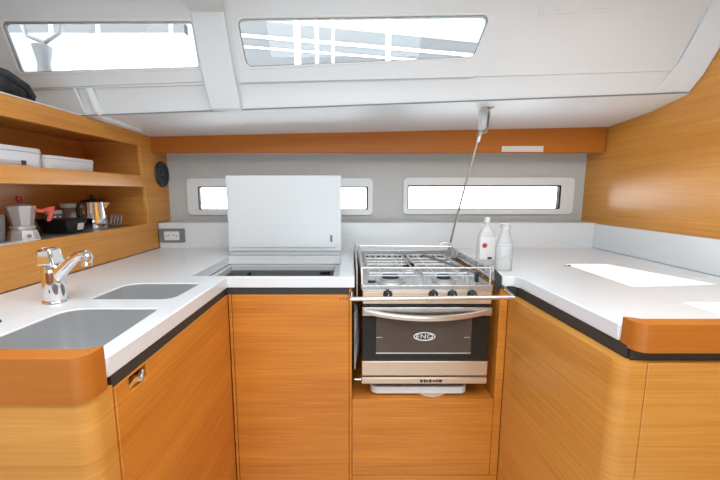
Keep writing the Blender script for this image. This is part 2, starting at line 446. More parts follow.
part('shadow_gap', bx(-.456, -.4495, .614, 1.222, .8845, .9095), 'strip', lc)

fc = thing('fridge_cabinet', 'orange teak cabinet with one tall door beneath the white lidded top-loading box', 'cabinet', (-.22, 1.26, 0))
part('door', bx(-.430, -.008, 1.221, 1.239, .0, .884), 'door', fc, bevel=.0012)
part('corner_post', bx(-.442, -.432, 1.221, 1.239, .0, .884), 'door', fc, bevel=.001)
part('shadow_gap', bx(-.449, -.006, 1.2235, 1.236, .8845, .9095), 'strip', fc)
part('side_panel', bx(-.0065, .003, 1.221, 1.80, .0, .905), 'door', fc, bevel=.0012)
part('carcass', bx(-.430, -.012, 1.27, 1.84, .0, .55), 'door', fc)
# small printed warning marks at the top corner of the door
wm = B()
for k in range(3):
    cx_ = -.038+.0115*k; z0 = .866
    v = [wm.verts.new((cx_+dx, 1.2206, z0+dz)) for dx, dz in ((-.0045, 0), (.0045, 0), (0, .008))]; wm.faces.new(v)
part('warning_mark', wm, 'ink', fc)

# cooker recess with drawer front beneath
cc = thing('cooker_recess', 'orange teak housing with a blank panel below the oven', 'cabinet', (.28, 1.26, 0))
part('front_panel', bx(.0045, .5355, 1.221, 1.239, .163, .478), 'door', cc, bevel=.0015)
part('base_board', bx(.0045, .566, 1.221, 1.239, .0, .160), 'door', cc, bevel=.001)
part('post', bx(.537, .566, 1.221, 1.239, .163, .905), 'door', cc, bevel=.001)
part('recess_floor', bx(.0045, .536, 1.2395, 1.80, .462, .478), 'door', cc)
part('recess_side', bx(.537, .549, 1.2395, 1.80, .4785, .905), 'door', cc)
part('recess_back', bx(.0045, .549, 1.801, 1.815, .4785, .905), 'door', cc)

rc = thing('corner_cabinet', 'orange teak cabinet with a big rounded corner under the right worktop', 'cabinet', (.95, 1.0, 0))
body = rounded([(.590, .722), (.649, .722), (.649, .760), (.62, 1.219), (.567, 1.219)], [.057, 0, 0, 0, 0], 12)
part('curved_panel', pz(body, [], .0, .879), 'pale', rc, bevel=.002)
part('carcass', bx(.655, XR-.005, .745, 1.86, .0, .80), 'pale', rc)
part('door', bx(.6515, XR-.005, .722, .742, .0, .878), 'pale', rc, bevel=.0015)
sg = B(); hexa(sg, [(.618, .744, .8795), (.626, .744, .8795), (.605, 1.225, .8795), (.597, 1.225, .8795), (.618, .744, .9095), (.626, .744, .9095), (.605, 1.225, .9095), (.597, 1.225, .9095)]); box(sg, .622, XR-.01, .735, .741, .879, .9045); box(sg, .569, .597, 1.223, 1.230, .880, .9095)
part('shadow_gap', sg, 'strip', rc)
part('catch', bx(.850, .895, .7335, .7349, .8795, .883), 'steel', rc)

# ------------------------------------------------------------------ fridge box
fb = thing('top_loading_fridge', 'white top-loading fridge sunk in the back worktop, its square lid standing open', 'fridge', (-.31, 1.43, .62))
fo = rect(-.576, -.046, 1.237, 1.629, .009); fi = rect(-.552, -.072, 1.262, 1.594, .012); fi2 = rect(-.545, -.080, 1.268, 1.585, .012)
part('rim', pz(fo, [fi], .890, .9095), 'liner', fb, bevel=.0012)
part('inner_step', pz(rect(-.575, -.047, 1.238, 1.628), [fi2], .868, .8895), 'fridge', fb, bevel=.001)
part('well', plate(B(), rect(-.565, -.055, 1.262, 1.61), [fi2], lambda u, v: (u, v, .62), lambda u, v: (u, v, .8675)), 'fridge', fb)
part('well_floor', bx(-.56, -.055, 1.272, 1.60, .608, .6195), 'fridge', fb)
br = B(); box(br, -.46, -.455, 1.52, 1.558, .83, .8925); part('bracket', br, 'black', fb)
br = B(); box(br, -.140, -.095, 1.553, 1.559, .877, .8925); part('bracket', br, 'black', fb)
ld = part('lid', bx(-.580, -.046, 1.640, 1.668, .972, 1.326), 'gel2', fb, bevel=.004, label='raised white square lid')
part('inner_liner', py(rounded([(-.562, .992), (-.066, .992), (-.066, 1.314), (-.562, 1.314)], .012), [], 1.632, 1.6395), 'gel2', ld, bevel=.0025)
part('hinge_strip', bx(-.574, -.052, 1.632, 1.655, .951, .970), 'liner', fb, bevel=.002)
part('catch', bx(-.098, -.088, 1.628, 1.6315, 1.018, 1.050), 'socketgrey', ld, bevel=.001)

# ------------------------------------------------------------------ cooker
ck = thing('gimballed_cooker', 'stainless marine cooker with gas hob and dark glass oven door', 'cooker', (.275, 1.45, .53))
x0, x1 = .040, .510
part('body', bx(x0+.004, x1-.004, 1.245, 1.70, .545, .895), 'steel', ck, bevel=.004)
tr_ = B(); box(tr_, x0, x1, 1.222, 1.735, .896, .902)
for a in ((x0, x1, 1.222, 1.232, .9022, .918), (x0, x0+.010, 1.232, 1.725, .9022, .918), (x1-.010, x1, 1.232, 1.725, .9022, .918)): box(tr_, *a)
part('hob_tray', tr_, 'enamel', ck, bevel=.002)
bs = part('back_strip', bx(x0, x1-.01, 1.7255, 1.735, .9022, .962), 'steel', ck, bevel=.002)
vh = B()
for k in range(15): lathe(vh, [(0, -.0015), (.0055, -.0015), (.0055, .0), (0, 0)], (.082+k*.0272, 1.7252, .932), 10, 'y')
part('vent_holes', vh, 'black', bs)
part('control_panel', bx(x0+.002, x1-.002, 1.222, 1.244, .848, .8955), 'tan', ck, bevel=.003)
for kx in (.132, .296, .364, .435):
    kb = part('knob', lathe(B(), [(0, -.026), (.010, -.026), (.0125, -.023), (.0135, -.008), (.017, -.004), (.017, 0), (0, 0)], (kx, 1.2215, .885), 24, 'y'), 'black', ck)
    part('knob_marker', bx(kx-.0015, kx+.0015, 1.1935, 1.1955, .880, .895), 'steel', kb)
# oven door
od = part('oven_door', bx(x0, x1-.004, 1.222, 1.244, .632, .840), 'dglass', ck, bevel=.004)
part('door_window', py(rect(.092, .440, .665, .803, .006), [], 1.2204, 1.2216), 'cavity', od)
part('window_trim', bx(.092, .440, 1.2190, 1.2203, .660, .6655), 'steel', od)
for xx in (.105, .425):
    part('rack_rail', bx(xx-.012, xx+.010, 1.2190, 1.2203, .722, .725), 'steel', od)
part('top_rail', bx(x0, x1, 1.214, 1.2215, .806, .838), 'steel', od, bevel=.003)
hb = B(); n = 18
A = []
for i in range(n+1):
    u = i/n; x = x0+.004+(x1-x0-.008)*u; bow = 4*u*(1-u)
    yf = 1.213-.030*bow; zc = .826-.018*bow
    A.append([hb.verts.new(p) for p in ((x, yf, zc-.011), (x, yf-.003, zc), (x, yf, zc+.009), (x, yf+.010, zc+.009), (x, yf+.010, zc-.011))])
for p, q in zip(A, A[1:]):
    for k in range(5): hb.faces.new((p[k], p[(k+1) % 5], q[(k+1) % 5], q[k]))
hb.faces.new(A[0]); hb.faces.new(A[-1])
part('door_handle', hb, 'beige', od, bevel=.0015, label='bowed bright handle')
# oval badge
bd = py([(.2685+.0400*cos(2*pi*k/40), .727+.0165*sin(2*pi*k/40)) for k in range(40)], [[(.2685+.0362*cos(2*pi*k/40), .727+.0130*sin(2*pi*k/40)) for k in range(40)]], 1.2180, 1.2203)
bd = part('badge_ring', bd, 'ivory', od)
tx = text_mesh('ENO', .0235)
for v in tx.verts: x, y, z = v.co; v.co = (.2685+x*1.25, 1.2190-z, .727+y)
part('badge_letters', tx, 'ivory', bd)
part('lower_panel', bx(x0, x1-.003, 1.222, 1.244, .572, .629), 'tan', ck, bevel=.003)
bp_ = part('bottom_strip', bx(x0-.001, x1-.004, 1.219, 1.244, .541, .566), 'tan', ck, bevel=.003)
lm = B()
for xx, w, h in ((.262, .005, .007), (.274, .003, .009), (.283, .005, .004), (.295, .004, .008), (.309, .006, .004), (.320, .003, .008), (.332, .006, .007)):
    box(lm, xx-w, xx+w, 1.2180, 1.2189, .5535-h*.7, .5535+h*.7)
part('bottom_latch', lm, 'black', bp_)
part('locking_pin', tube(B(), [(x0-.026, 1.232, .553), (x0-.002, 1.232, .553)], .004, 10), 'steel', ck)
# fiddle rails round the hob
rl = B(); zr = .978
tube(rl, [(x0, 1.240, .90), (x0, 1.240, zr), (x0, 1.728, zr+.008), (x0, 1.728, .90)], .0035, 8)
tube(rl, [(x1-.004, 1.240, .90), (x1-.004, 1.240, zr), (x1-.010, 1.728, zr), (x1-.010, 1.728, .90)], .0035, 8)
tube(rl, [(x0, 1.240, zr), (x1-.004, 1.240, zr)], .0028, 8)
tube(rl, [(x0, 1.728, zr+.006), (x1-.010, 1.728, zr+.002)], .0045, 8)
tube(rl, [(x1-.004, 1.240, .948), (x1-.010, 1.728, .948)], .0028, 8)
for k in range(1, 7): tube(rl, [(x1-.005, 1.24+k*.07, .918), (x1-.005, 1.24+k*.07, zr)], .0022, 6)
part('pot_rail', rl, 'steel', ck)
sp = B(); box(sp, x0-.020, x0-.0165, 1.245, 1.745, .860, .985); part('side_guard', sp, 'liner', ck, bevel=.001)
sp = B(); box(sp, x0-.024, x0-.010, 1.735, 1.75, .90, 1.002); box(sp, x0-.030, x0-.006, 1.730, 1.752, .992, 1.004); part('corner_post', sp, 'alu', ck, bevel=.0015)
sp = B(); tube(sp, [(x1-.065, 1.735, .985), (x1-.050, 1.735, .997), (x1-.018, 1.735, .997), (x1-.004, 1.735, .985), (x1-.004, 1.735, .93)], .006, 8); box(sp, x1-.012, x1+.012, 1.70, 1.735, .93, .972)
part('corner_catch', sp, 'alu', ck)
# burners, wire pan supports
for bxx, byy, rr in ((.155, 1.345, .045), (.362, 1.335, .036), (.262, 1.56, .034)):
    b1 = part('burner', lathe(B(), [(0, .006), (rr*.95, .006), (rr, .004), (rr, 0), (rr*1.25, -.004), (rr*1.3, -.009), (0, -.009)], (bxx, byy, .9115), 32), 'alu', ck)
    part('burner_cap', lathe(B(), [(0, .019), (rr*.62, .018), (rr*.74, .0145), (rr*.74, .0065), (0, .0065)], (bxx, byy, .912), 32), 'strip', b1)
for gx in (.158, .362):
    g = B(); zg = .944; hw = .090
    tube(g, [(gx-hw, 1.262, zg), (gx+hw, 1.262, zg), (gx+hw, 1.690, zg), (gx-hw, 1.690, zg)], .0026, 8, closed=True)
    for yy in (1.305, 1.385, 1.470, 1.53, 1.60): tube(g, [(gx-hw, yy, zg), (gx+hw*.9, yy, zg)], .0022, 6)
    for xx in (-.045, .045): tube(g, [(gx+xx, 1.262, zg), (gx+xx, 1.69, zg)], .0022, 6)
    for xx in (-hw, hw):
        for yy in (1.27, 1.68): tube(g, [(gx+xx, yy, .903), (gx+xx, yy, zg)], .0026, 6)
    part('pan_support', g, 'alu', ck)
cl_ = B(); box(cl_, .062, .090, 1.250, 1.256, .9185, .928); box(cl_, .062, .067, 1.250, 1.256, .9185, .922); part('rail_clip', cl_, 'black', ck)
cl_ = B(); box(cl_, .463, .472, 1.262, 1.278, .9185, .955); part('rail_clip', cl_, 'black', ck)
cl_ = B(); tube(cl_, [(.345, 1.66, .951), (.470, 1.285, .951)], .006, 8); part('pan_clamp', cl_, 'socketgrey', ck)

# crash bar across the recess
cb = thing('crash_bar', 'bright steel grab bar running across the front of the cooker', 'grab bar', (.275, 1.14, .885))
part('bar', tube(B(), [(.000, 1.140, .893), (.548, 1.140, .899)], .0075, 14), 'beige', cb)
ar = tube(B(), [(.548, 1.140, .899), (.547, 1.175, .905), (.541, 1.224, .920)], .0065, 10); part('arm', ar, 'chrome', cb)
ar = tube(B(), [(.002, 1.140, .893), (.002, 1.238, .898)], .006, 10); part('arm', ar, 'chrome', cb)
sp = B(); hexa(sp, [(.520, 1.226, .895), (.543, 1.226, .895), (.543, 1.232, .895), (.520, 1.232, .895), (.514, 1.226, .978), (.542, 1.226, .950), (.542, 1.232, .950), (.514, 1.232, .978)])
part('bracket_plate', sp, 'strip', cb, bevel=.001)

# things under the oven
bt = thing('serving_tray', 'white plastic tray lying under the oven', 'tray', (.262, 1.41, .4865))
part('base', pz(rect(.075, .446, 1.246, 1.52, .03), [], .4865, .500), 'ceramic', bt, bevel=.002)
part('rim', pz(rect(.075, .446, 1.246, 1.52, .03), [rect(.087, .434, 1.258, 1.508, .025)], .5002, .514), 'ceramic', bt, bevel=.002)
solo('chopping_board', pz([(.310+.085*cos(2*pi*k/40), 1.360+.130*sin(2*pi*k/40)) for k in range(40)], [], .4785, .486), 'boardwood', 'round wooden board peeking out beneath the white tray', 'chopping board', (.310, 1.375, .4785), bevel=.002)
# folded grey cloth left of the oven
cg = B(); n, m_ = 14, 10; G = []
for side in (0, 1):
    Gs = []
    for i in range(n+1):
        row = []
        for j in range(m_+1):
            u, v = i/n, j/m_
            y = 1.275+.13*v; z = .795-.225*u
            wgt = .35+.65*sin(pi*min(1, u*1.05+.05))
            x = .0125+side*(.003+.016*wgt*sin(pi*v)**.6+.003*sin(u*9+v*4))
            row.append(cg.verts.new((x, y, z)))
        Gs.append(row)
    G.append(Gs)
for Gs in G:
    for i in range(n):
        for j in range(m_): cg.faces.new((Gs[i][j], Gs[i+1][j], Gs[i+1][j+1], Gs[i][j+1]))
for i in range(n):
    for j in (0, m_): cg.faces.new((G[0][i][j], G[0][i+1][j], G[1][i+1][j], G[1][i][j]))
for j in range(m_):
    for i in (0, n): cg.faces.new((G[0][i][j], G[0][i][j+1], G[1][i][j+1], G[1][i][j]))
solo('folded_cloth', cg, 'gcloth', 'grey cloth hanging in the gap left of the oven', 'cloth', (.02, 1.34, .57))

# ------------------------------------------------------------------ tie rod from deck to hull
td = thing('tie_rod', 'thin steel rod running from the side deck down behind the cooker', 'tie rod', (.505, 1.79, .951))
part('rod', tube(B(), [(.506, 1.792, .951), (.518, 1.735, 1.10), (.553, 1.565, 1.485)], .0055, 10), 'steel', td)
def obl(bm):
    bmesh.ops.rotate(bm, verts=bm.verts[:], cent=(0, 0, 0), matrix=Matrix.Rotation(R(52), 3, 'Z'))
    bmesh.ops.rotate(bm, verts=bm.verts[:], cent=(0, 0, 0), matrix=Matrix.Rotation(R(-20), 3, 'X') @ Matrix.Rotation(R(8), 3, 'Y'))
    bmesh.ops.translate(bm, verts=bm.verts[:], vec=(.561, 1.532, 1.548)); return bm
part('fork_slot_shade', obl(bx(-.0105, .0105, -.010, .012, -.01, .046)), 'strip', td)  # dark block put in as the shade of the slot between the plates
for sgn in (-1, 1):
    part('fork_plate', obl(plate(B(), rounded([(-.016, -.050), (.016, -.050), (.019, .050), (-.019, .050)], [.010, .010, .004, .004]), [], lambda u, v: (sgn*.014-.003, u, v), lambda u, v: (sgn*.014+.003, u, v))), 'alu' if sgn < 0 else 'beige', td, bevel=.001)
tk = tube(B(), [(.553, 1.563, 1.478), (.556, 1.552, 1.508), (.560, 1.538, 1.55)], [.008, .011, .009], 12); part('toggle', tk, 'beige', td)
part('pin', obl(tube(B(), [(-.022, 0, -.015), (.022, 0, -.015)], .006, 12)), 'chrome', td)
part('collar', tube(B(), [(.5515, 1.571, 1.468), (.5535, 1.561, 1.492)], .0125, 14), 'chrome', td)
part('deck_plate', bx(.538, .590, 1.495, 1.570, 1.5945, 1.599), 'steel', td)

# ------------------------------------------------------------------ open shelves on the left
sh = thing('open_shelf_unit', 'teak wall unit with two open shelves above the sink worktop', 'shelf unit', (-1.2, 1.3, ZT))
face_out = [(.50, ZT+.001), (1.8785, ZT+.001), (1.8785, 1.087), (YB-.001, 1.087), (YB-.001, 1.56), (1.868, 1.56), (1.868, 1.541), (.50, 1.541)]
op1 = rounded([(.62, 1.089), (1.796, 1.089), (1.784, 1.275), (.62, 1.275)], .004)
op2 = rounded([(.62, 1.332), (1.778, 1.332), (1.771, 1.476), (.62, 1.476)], .004)
part('face_frame', px(face_out, [op1, op2], XL-.020, XL), 'pale', sh, bevel=.0025)
part('shelf_board', bx(-1.345, XL-.0205, .52, 1.80, 1.060, 1.078), 'inner', sh)
part('shelf_board', bx(-1.345, XL-.0205, .52, 1.80, 1.300, 1.322), 'inner', sh)
part('top_board', bx(-1.36, XL-.0205, .50, 1.86, 1.500, 1.540), 'inner', sh)
part('back_panel', bx(-1.362, -1.3455, .50, 1.86, .96, 1.499), 'inner', sh)
part('end_panel', bx(-1.345, XL-.0205, 1.8005, 1.815, 1.06, 1.499), 'inner', sh)
part('edge_bead', bx(XL-.008, XL+.002, .50, 1.40, 1.5415, 1.545), 'ivory', sh)
# loudspeaker
lsx = XL
ls = thing('loudspeaker', 'round black loudspeaker set in the teak panel beside the shelves', 'loudspeaker', (lsx, 1.968, 1.346))
rim = lathe(B(), [(.050, .0005), (.068, .0005), (.070, .003), (.067, .008), (.060, .009), (.056, .004), (.050, .003)], (lsx, 1.952, 1.346), 40, 'x'); part('rim', rim, 'cone', ls)
part('cone', lathe(B(), [(.0505, .0005), (.0495, .0045), (.030, .0010+.0005), (.016, .002), (.014, .006), (.006, .009), (0, .0095)], (lsx, 1.952, 1.346), 40, 'x'), 'cone', ls)
part('badge', lathe(B(), [(0, .0115), (.003, .011), (.0035, .0085), (0, .0085)], (lsx, 1.952, 1.346), 12, 'x'), 'steel', ls)
for o in ls.children: pass
# socket on the splashback
so = thing('power_socket', 'grey framed power socket on the white upstand below the loudspeaker', 'socket', (-.963, 1.878, 1.02))
part('frame_plate', py(rect(-1.032, -.897, .982, 1.055, .004), [], 1.870, 1.8795), 'socketgrey', so, bevel=.0015)
mod = part('insert', py(rect(-1.004, -.924, .993, 1.040, .003), [], 1.8665, 1.8695), 'ivory', so, bevel=.001)
for hx in (-.990, -.978, -.950, -.938):
    part('socket_hole', lathe(B(), [(0, -.0006), (.003, -.0006), (.003, .0003), (0, .0003)], (hx, 1.8662, 1.016+(.004 if hx in (-.978, -.950) else -.002)), 10, 'y'), 'black', mod)

# ------------------------------------------------------------------ tap
tp = thing('mixer_tap', 'chrome mixer tap standing between the sinks and the shelf unit', 'tap', (-.815, .935, ZT))
part('base', lathe(B(), [(0, .006), (.029, .006), (.031, .003), (.031, .0005), (0, .0005)], (0, 0, 0), 32), 'chrome', tp, world=False)
part('body', lathe(B(), [(.025, .006), (.0265, .02), (.0255, .06), (.0245, .085), (.025, .095), (.022, .104), (.0, .106)], (0, 0, 0), 32), 'chrome', tp, world=False)
lv = B(); hexa(lv, [(-.026, -.024, .104), (.022, -.024, .104), (.022, .024, .104), (-.026, .024, .104), (-.023, -.019, .148), (.014, -.019, .152), (.014, .019, .152), (-.023, .019, .148)])
lv = part('lever_head', lv, 'chrome', tp, world=False, bevel=.007, seg=4)
lh = B(); hexa(lh, [(-.032, -.012, .128), (-.012, -.012, .140), (-.012, .012, .140), (-.032, .012, .128), (-.034, -.010, .138), (-.010, -.010, .154), (-.010, .010, .154), (-.034, .010, .138)])
part('lever_grip', lh, 'chrome', lv, world=False, bevel=.003)
st = B()
path = [(.006, 0, .068), (.035, -.003, .094), (.062, -.006, .117), (.084, -.008, .131), (.100, -.010, .135), (.112, -.011, .131)]
secs = []
for (x, y, z), (w, h) in zip(path, [(.016, .017), (.015, .012), (.014, .010), (.0135, .009), (.0135, .010), (.014, .011)]):
    ring = []
    for k in range(16):
        a = 2*pi*k/16; ca, sa = cos(a), sin(a)
        ex = abs(ca)**.6*(1 if ca > 0 else -1); ey = abs(sa)**.6*(1 if sa > 0 else -1)
        ring.append(st.verts.new((x-ey*h*.65, y+ex*w, z+ey*h)))
    secs.append(ring)
for a_, b2 in zip(secs, secs[1:]):
    for k in range(16): st.faces.new((a_[k], a_[(k+1) % 16], b2[(k+1) % 16], b2[k]))
st.faces.new(secs[0]); st.faces.new(secs[-1])
spt = part('spout', st, 'chrome', tp, world=False)
part('nozzle', lathe(B(), [(0, -.012), (.010, -.012), (.0125, -.010), (.0135, .016), (.011, .020), (0, .021)], (.105, -.010, .115), 24), 'chrome', spt, world=False)
# small plug at the left edge of the worktop
solo('sink_plug', lathe(B(), [(0, .010), (.006, .010), (.007, .005), (.018, .004), (.020, 0), (0, 0)], (0, 0, 0), 24), 'black', 'small black plug on the worktop at the far left', 'plug', (-.832, .773, ZT+.0005), world=False)

# ------------------------------------------------------------------ things on the shelves
ZS = 1.0785
def moka(loc, s, rz, label):
    t = thing('moka_pot', label, 'coffee pot', loc, rz, 'moka pots')
    def L_(pr, n=8): return lathe(B(), [(r*s, h*s) for r, h in pr], (0, 0, 0), n)
    part('boiler', L_([(0, 0), (.052, 0), (.054, .004), (.045, .048), (.040, .052), (0, .052)]), 'alu', t, world=False)
    part('collar', L_([(0, .0525), (.041, .0525), (.042, .056), (.042, .064), (.037, .068), (0, .068)], 32), 'alu', t, world=False)
    part('jug', L_([(0, .0685), (.036, .0685), (.050, .142), (.051, .145), (0, .145)]), 'alu', t, world=False)
    ld_ = part('lid', L_([(0, .1455), (.051, .1455), (.050, .149), (.018, .157), (0, .158)]), 'alu', t, world=False)
    part('knob', L_([(0, .1585), (.006, .1585), (.005, .166), (.010, .174), (.011, .182), (.008, .189), (0, .191)], 20), 'dred', ld_, world=False)
    h = B(); y = .007*s
    pts = [(.046, .138), (.070, .134), (.088, .142), (.112, .145), (.108, .125), (.096, .086), (.086, .080), (.078, .084), (.086, .105), (.088, .122), (.080, .124), (.068, .118), (.048, .122)]
    A = [[h.verts.new((a*s, yy, b*s)) for a, b in pts] for yy in (-y, y)]
    es = []
    for r in A:
        es = [h.edges.new((r[i-1], r[i])) for i in range(len(r))]
        bmesh.ops.triangle_fill(h, use_beauty=True, edges=es)
    for i in range(len(pts)): h.faces.new((A[0][i-1], A[0][i], A[1][i], A[1][i-1]))
    part('handle', h, 'red', t, world=False, bevel=.002*s)
    part('safety_valve', lathe(B(), [(0, .004), (.003, .004), (.006, .001), (.006, -.004), (0, -.004)], (.022*s, -.043*s, .026*s), 12, 'y'), 'socketgrey', t, world=False)
    return t
moka((-1.145, 1.215, ZS), .83, R(38), 'octagonal aluminium moka pot with red knob and red handle')
# tray with things on it
solo('metal_tray', pz(rect(-1.31, -1.085, 1.27, 1.76, .02), [], ZS, ZS+.007), 'mat', 'flat grey tray under the black tub and steel pot', 'tray', (-1.2, 1.5, ZS), bevel=.002)
ZQ = ZS+.0075
bb = thing('black_tub', 'black tub with a white label between the moka pot and steel pot', 'tub', (-1.155, 1.405, ZQ))
part('tub', hexa(B(), [(-1.215, 1.370, ZQ), (-1.115, 1.370, ZQ), (-1.115, 1.452, ZQ), (-1.215, 1.452, ZQ), (-1.225, 1.355, 1.138), (-1.105, 1.355, 1.138), (-1.105, 1.462, 1.138), (-1.225, 1.462, 1.138)]), 'black', bb, bevel=.004)
part('rim', bx(-1.229, -1.101, 1.351, 1.466, 1.1385, 1.144), 'black', bb, bevel=.002)
part('label', hexa(B(), [(-1.1125, 1.415, 1.098), (-1.1105, 1.415, 1.098), (-1.1105, 1.445, 1.098), (-1.1125, 1.445, 1.098), (-1.107, 1.415, 1.124), (-1.105, 1.415, 1.124), (-1.105, 1.445, 1.124), (-1.107, 1.445, 1.124)]), 'ivory', bb, label='blank white label')
def jar(loc, r, h, label):
    t = thing('glass_jar', label, 'jar', loc, 0, 'glass jars on the shelf')
    part('glass', lathe(B(), [(0, 0), (r*.9, 0), (r, .006), (r, h*.75), (r*.86, h*.84), (r*.80, h*.84), (r*.94, h*.73), (r*.94, .009), (0, .009)], (0, 0, 0), 28), 'jar', t, world=False)
    part('lid', lathe(B(), [(0, h*.845), (r*.90, h*.845), (r*.92, h), (r*.86, h+.002), (0, h+.002)], (0, 0, 0), 28), 'ceramic', t, world=False)
jar((-1.275, 1.50, ZQ), .034, .085, 'small white-lidded glass jar behind the black tub, left of the taller jar')
jar((-1.275, 1.60, ZQ), .048, .112, 'taller white-lidded glass jar behind the black tub')
pt_ = thing('steel_coffee_pot', 'polished steel coffee pot with a black lid', 'coffee pot', (-1.175, 1.60, ZQ), 0)
part('body', lathe(B(), [(0, 0), (.052, 0), (.054, .004), (.050, .05), (.043, .118), (0, .118)], (0, 0, 0), 40), 'chrome', pt_, world=False)
plid = part('lid', lathe(B(), [(0, .1185), (.046, .1185), (.047, .123), (.03, .130), (0, .132)], (0, 0, 0), 32), 'black', pt_, world=False)
part('lid_knob', lathe(B(), [(0, .1325), (.006, .1325), (.006, .138), (.011, .143), (.010, .151), (0, .153)], (0, 0, 0), 20), 'black', plid, world=False)
part('handle', tube(B(), [(-.01, -.044, .112), (-.012, -.068, .114), (-.013, -.074, .095), (-.012, -.070, .045), (-.011, -.060, .03)], [.006, .007, .007, .006, .005], 10), 'black', pt_, world=False)
part('spout', hexa(B(), [(.028, .030, .085), (.040, .018, .085), (.03, .012, .085), (.018, .024, .085), (.044, .050, .116), (.056, .036, .116), (.03, .012, .117), (.014, .026, .117)]), 'chrome', pt_, world=False, bevel=.002)
# stack of leaning saucers
sa = None
def saucer():
    bm = lathe(B(), [(0, 0), (.018, 0), (.030, .0035), (.032, .005), (.030, .005), (.018, .002), (0, .002)], (0, 0, 0), 32)
    bmesh.ops.rotate(bm, verts=bm.verts[:], cent=(0, 0, 0), matrix=Matrix.Rotation(R(76), 3, 'X'))
    bmesh.ops.translate(bm, verts=bm.verts[:], vec=(0, 0, .0315))
    return bm
names = ['white saucer standing on edge, nearest the steel coffee pot', 'white saucer standing on edge, second from the steel coffee pot', 'white saucer standing on edge, third from the steel coffee pot', 'white saucer standing on edge, farthest from the steel coffee pot']
for k in range(4):
    if k == 0: sa = solo('saucer', saucer(), 'ceramic', names[0], 'saucer', (-1.130, 1.650, ZQ), 'white saucers beside the steel coffee pot', world=False); q = sa; sa.rotation_euler = (0, 0, R(-50))
    else:
        q = sa.copy(); COL.objects.link(q); q.location = (-1.130+.010*k, 1.650+.0075*k, ZQ); q['label'] = names[k]
# dark brown form behind the moka pot, pale cup at far left
kb = solo('dark_brown_form', hexa(B(), [(-1.335, 1.22, ZS), (-1.235, 1.22, ZS), (-1.235, 1.40, ZS), (-1.335, 1.40, ZS), (-1.335, 1.22, 1.165), (-1.275, 1.24, 1.165), (-1.275, 1.37, 1.165), (-1.335, 1.37, 1.165)]), plain('dark_brown', (.12, .055, .022), .5, var=.2, scale=15), 'dark brown form with sloping front at the back of the shelf', 'case', (-1.29, 1.3, ZS), bevel=.006)
kb.name = 'brown_form'
cu = thing('glass_bowl', 'pale glass bowl left of the moka pot', 'bowl', (-1.15, 1.09, ZS))
part('bowl', lathe(B(), [(0, 0), (.03, 0), (.045, .02), (.052, .10), (.049, .10), (.042, .022), (.028, .005), (0, .005)], (0, 0, 0), 32), 'jar', cu, world=False)
part('foot_ring', lathe(B(), [(.022, -.0005), (.03, -.0005), (.03, .001), (.022, .001)], (0, 0, 0), 32), 'ceramic', cu, world=False)
solo('dish_cloth', pz(rect(-1.11, -1.066, 1.05, 1.20, .012), [], ZS, ZS+.012), 'ceramic', 'folded white cloth at the front edge of the lower shelf', 'cloth', (-1.09, 1.12, ZS), bevel=.005)
# white plastic boxes on the upper shelf
ZU = 1.3225
def tub(loc, w, d, h, rz, label, latch):
    t = thing('storage_box', label, 'storage box', loc, rz, 'white boxes on the upper shelf')
    part('box', plate(B(), rect(-w/2, w/2, -d/2, d/2, .025), [], lambda u, v: (u*.97, v*.97, 0), lambda u, v: (u, v, h*.80)), 'box', t, world=False, bevel=.002)
    part('lid', plate(B(), rect(-w/2-.003, w/2+.003, -d/2-.003, d/2+.003, .027), [], lambda u, v: (u, v, h*.805), lambda u, v: (u*.97, v*.97, h)), 'box', t, world=False, bevel=.003)
    if latch:
        part('latch', bx(w/2-.001, w/2+.0025, -.055, .045, h*.26, h*.40), 'liner', t, world=False, label='small grey latch')
        part('latch_button', bx(w/2+.0026, w/2+.005, .030, .046, h*.24, h*.42), 'cone', t, world=False)
tub((-1.185, 1.165, ZU), .16, .25, .078, 0, 'pale storage box with a small grey latch on the upper shelf', True)
tub((-1.205, 1.425, ZU), .20, .245, .062, 0, 'long low pale storage box on the upper shelf, right of the latched one', False)

# charcoal bag on top of the shelf unit
def blob_bag():
    bm = B(); bmesh.ops.create_icosphere(bm, subdivisions=5, radius=1)
    from mathutils import noise
    for v in bm.verts:
        p = v.co.copy()
        n1 = noise.noise(p*1.7); n2 = noise.noise(p*4.5+Vector((3, 1, 2)))
        q = Vector((abs(p.x)**.8*math.copysign(1, p.x), abs(p.y)**.8*math.copysign(1, p.y), abs(p.z)**.85*math.copysign(1, p.z)))
        fold = .05*sin(q.y*9+q.z*5+n1*4)
        q *= 1+.12*n1+.05*n2+fold*.6
        v.co = (q.x*.070, q.y*.16, max(q.z, -.85)*.047)
    return bm
bg = thing('soft_bag', 'crumpled charcoal soft bag lying on top of the shelf unit', 'bag', (-1.125, 1.105, 1.5815))
part('body', blob_bag(), 'cloth', bg, world=False)
hp = tube(B(), [(.045, -.13, .012), (.060, -.06, .030), (.064, .03, .028), (.058, .10, .010), (.052, .13, -.015)], [.010, .013, .014, .013, .010], 12)
part('strap', hp, 'cloth', bg, world=False)

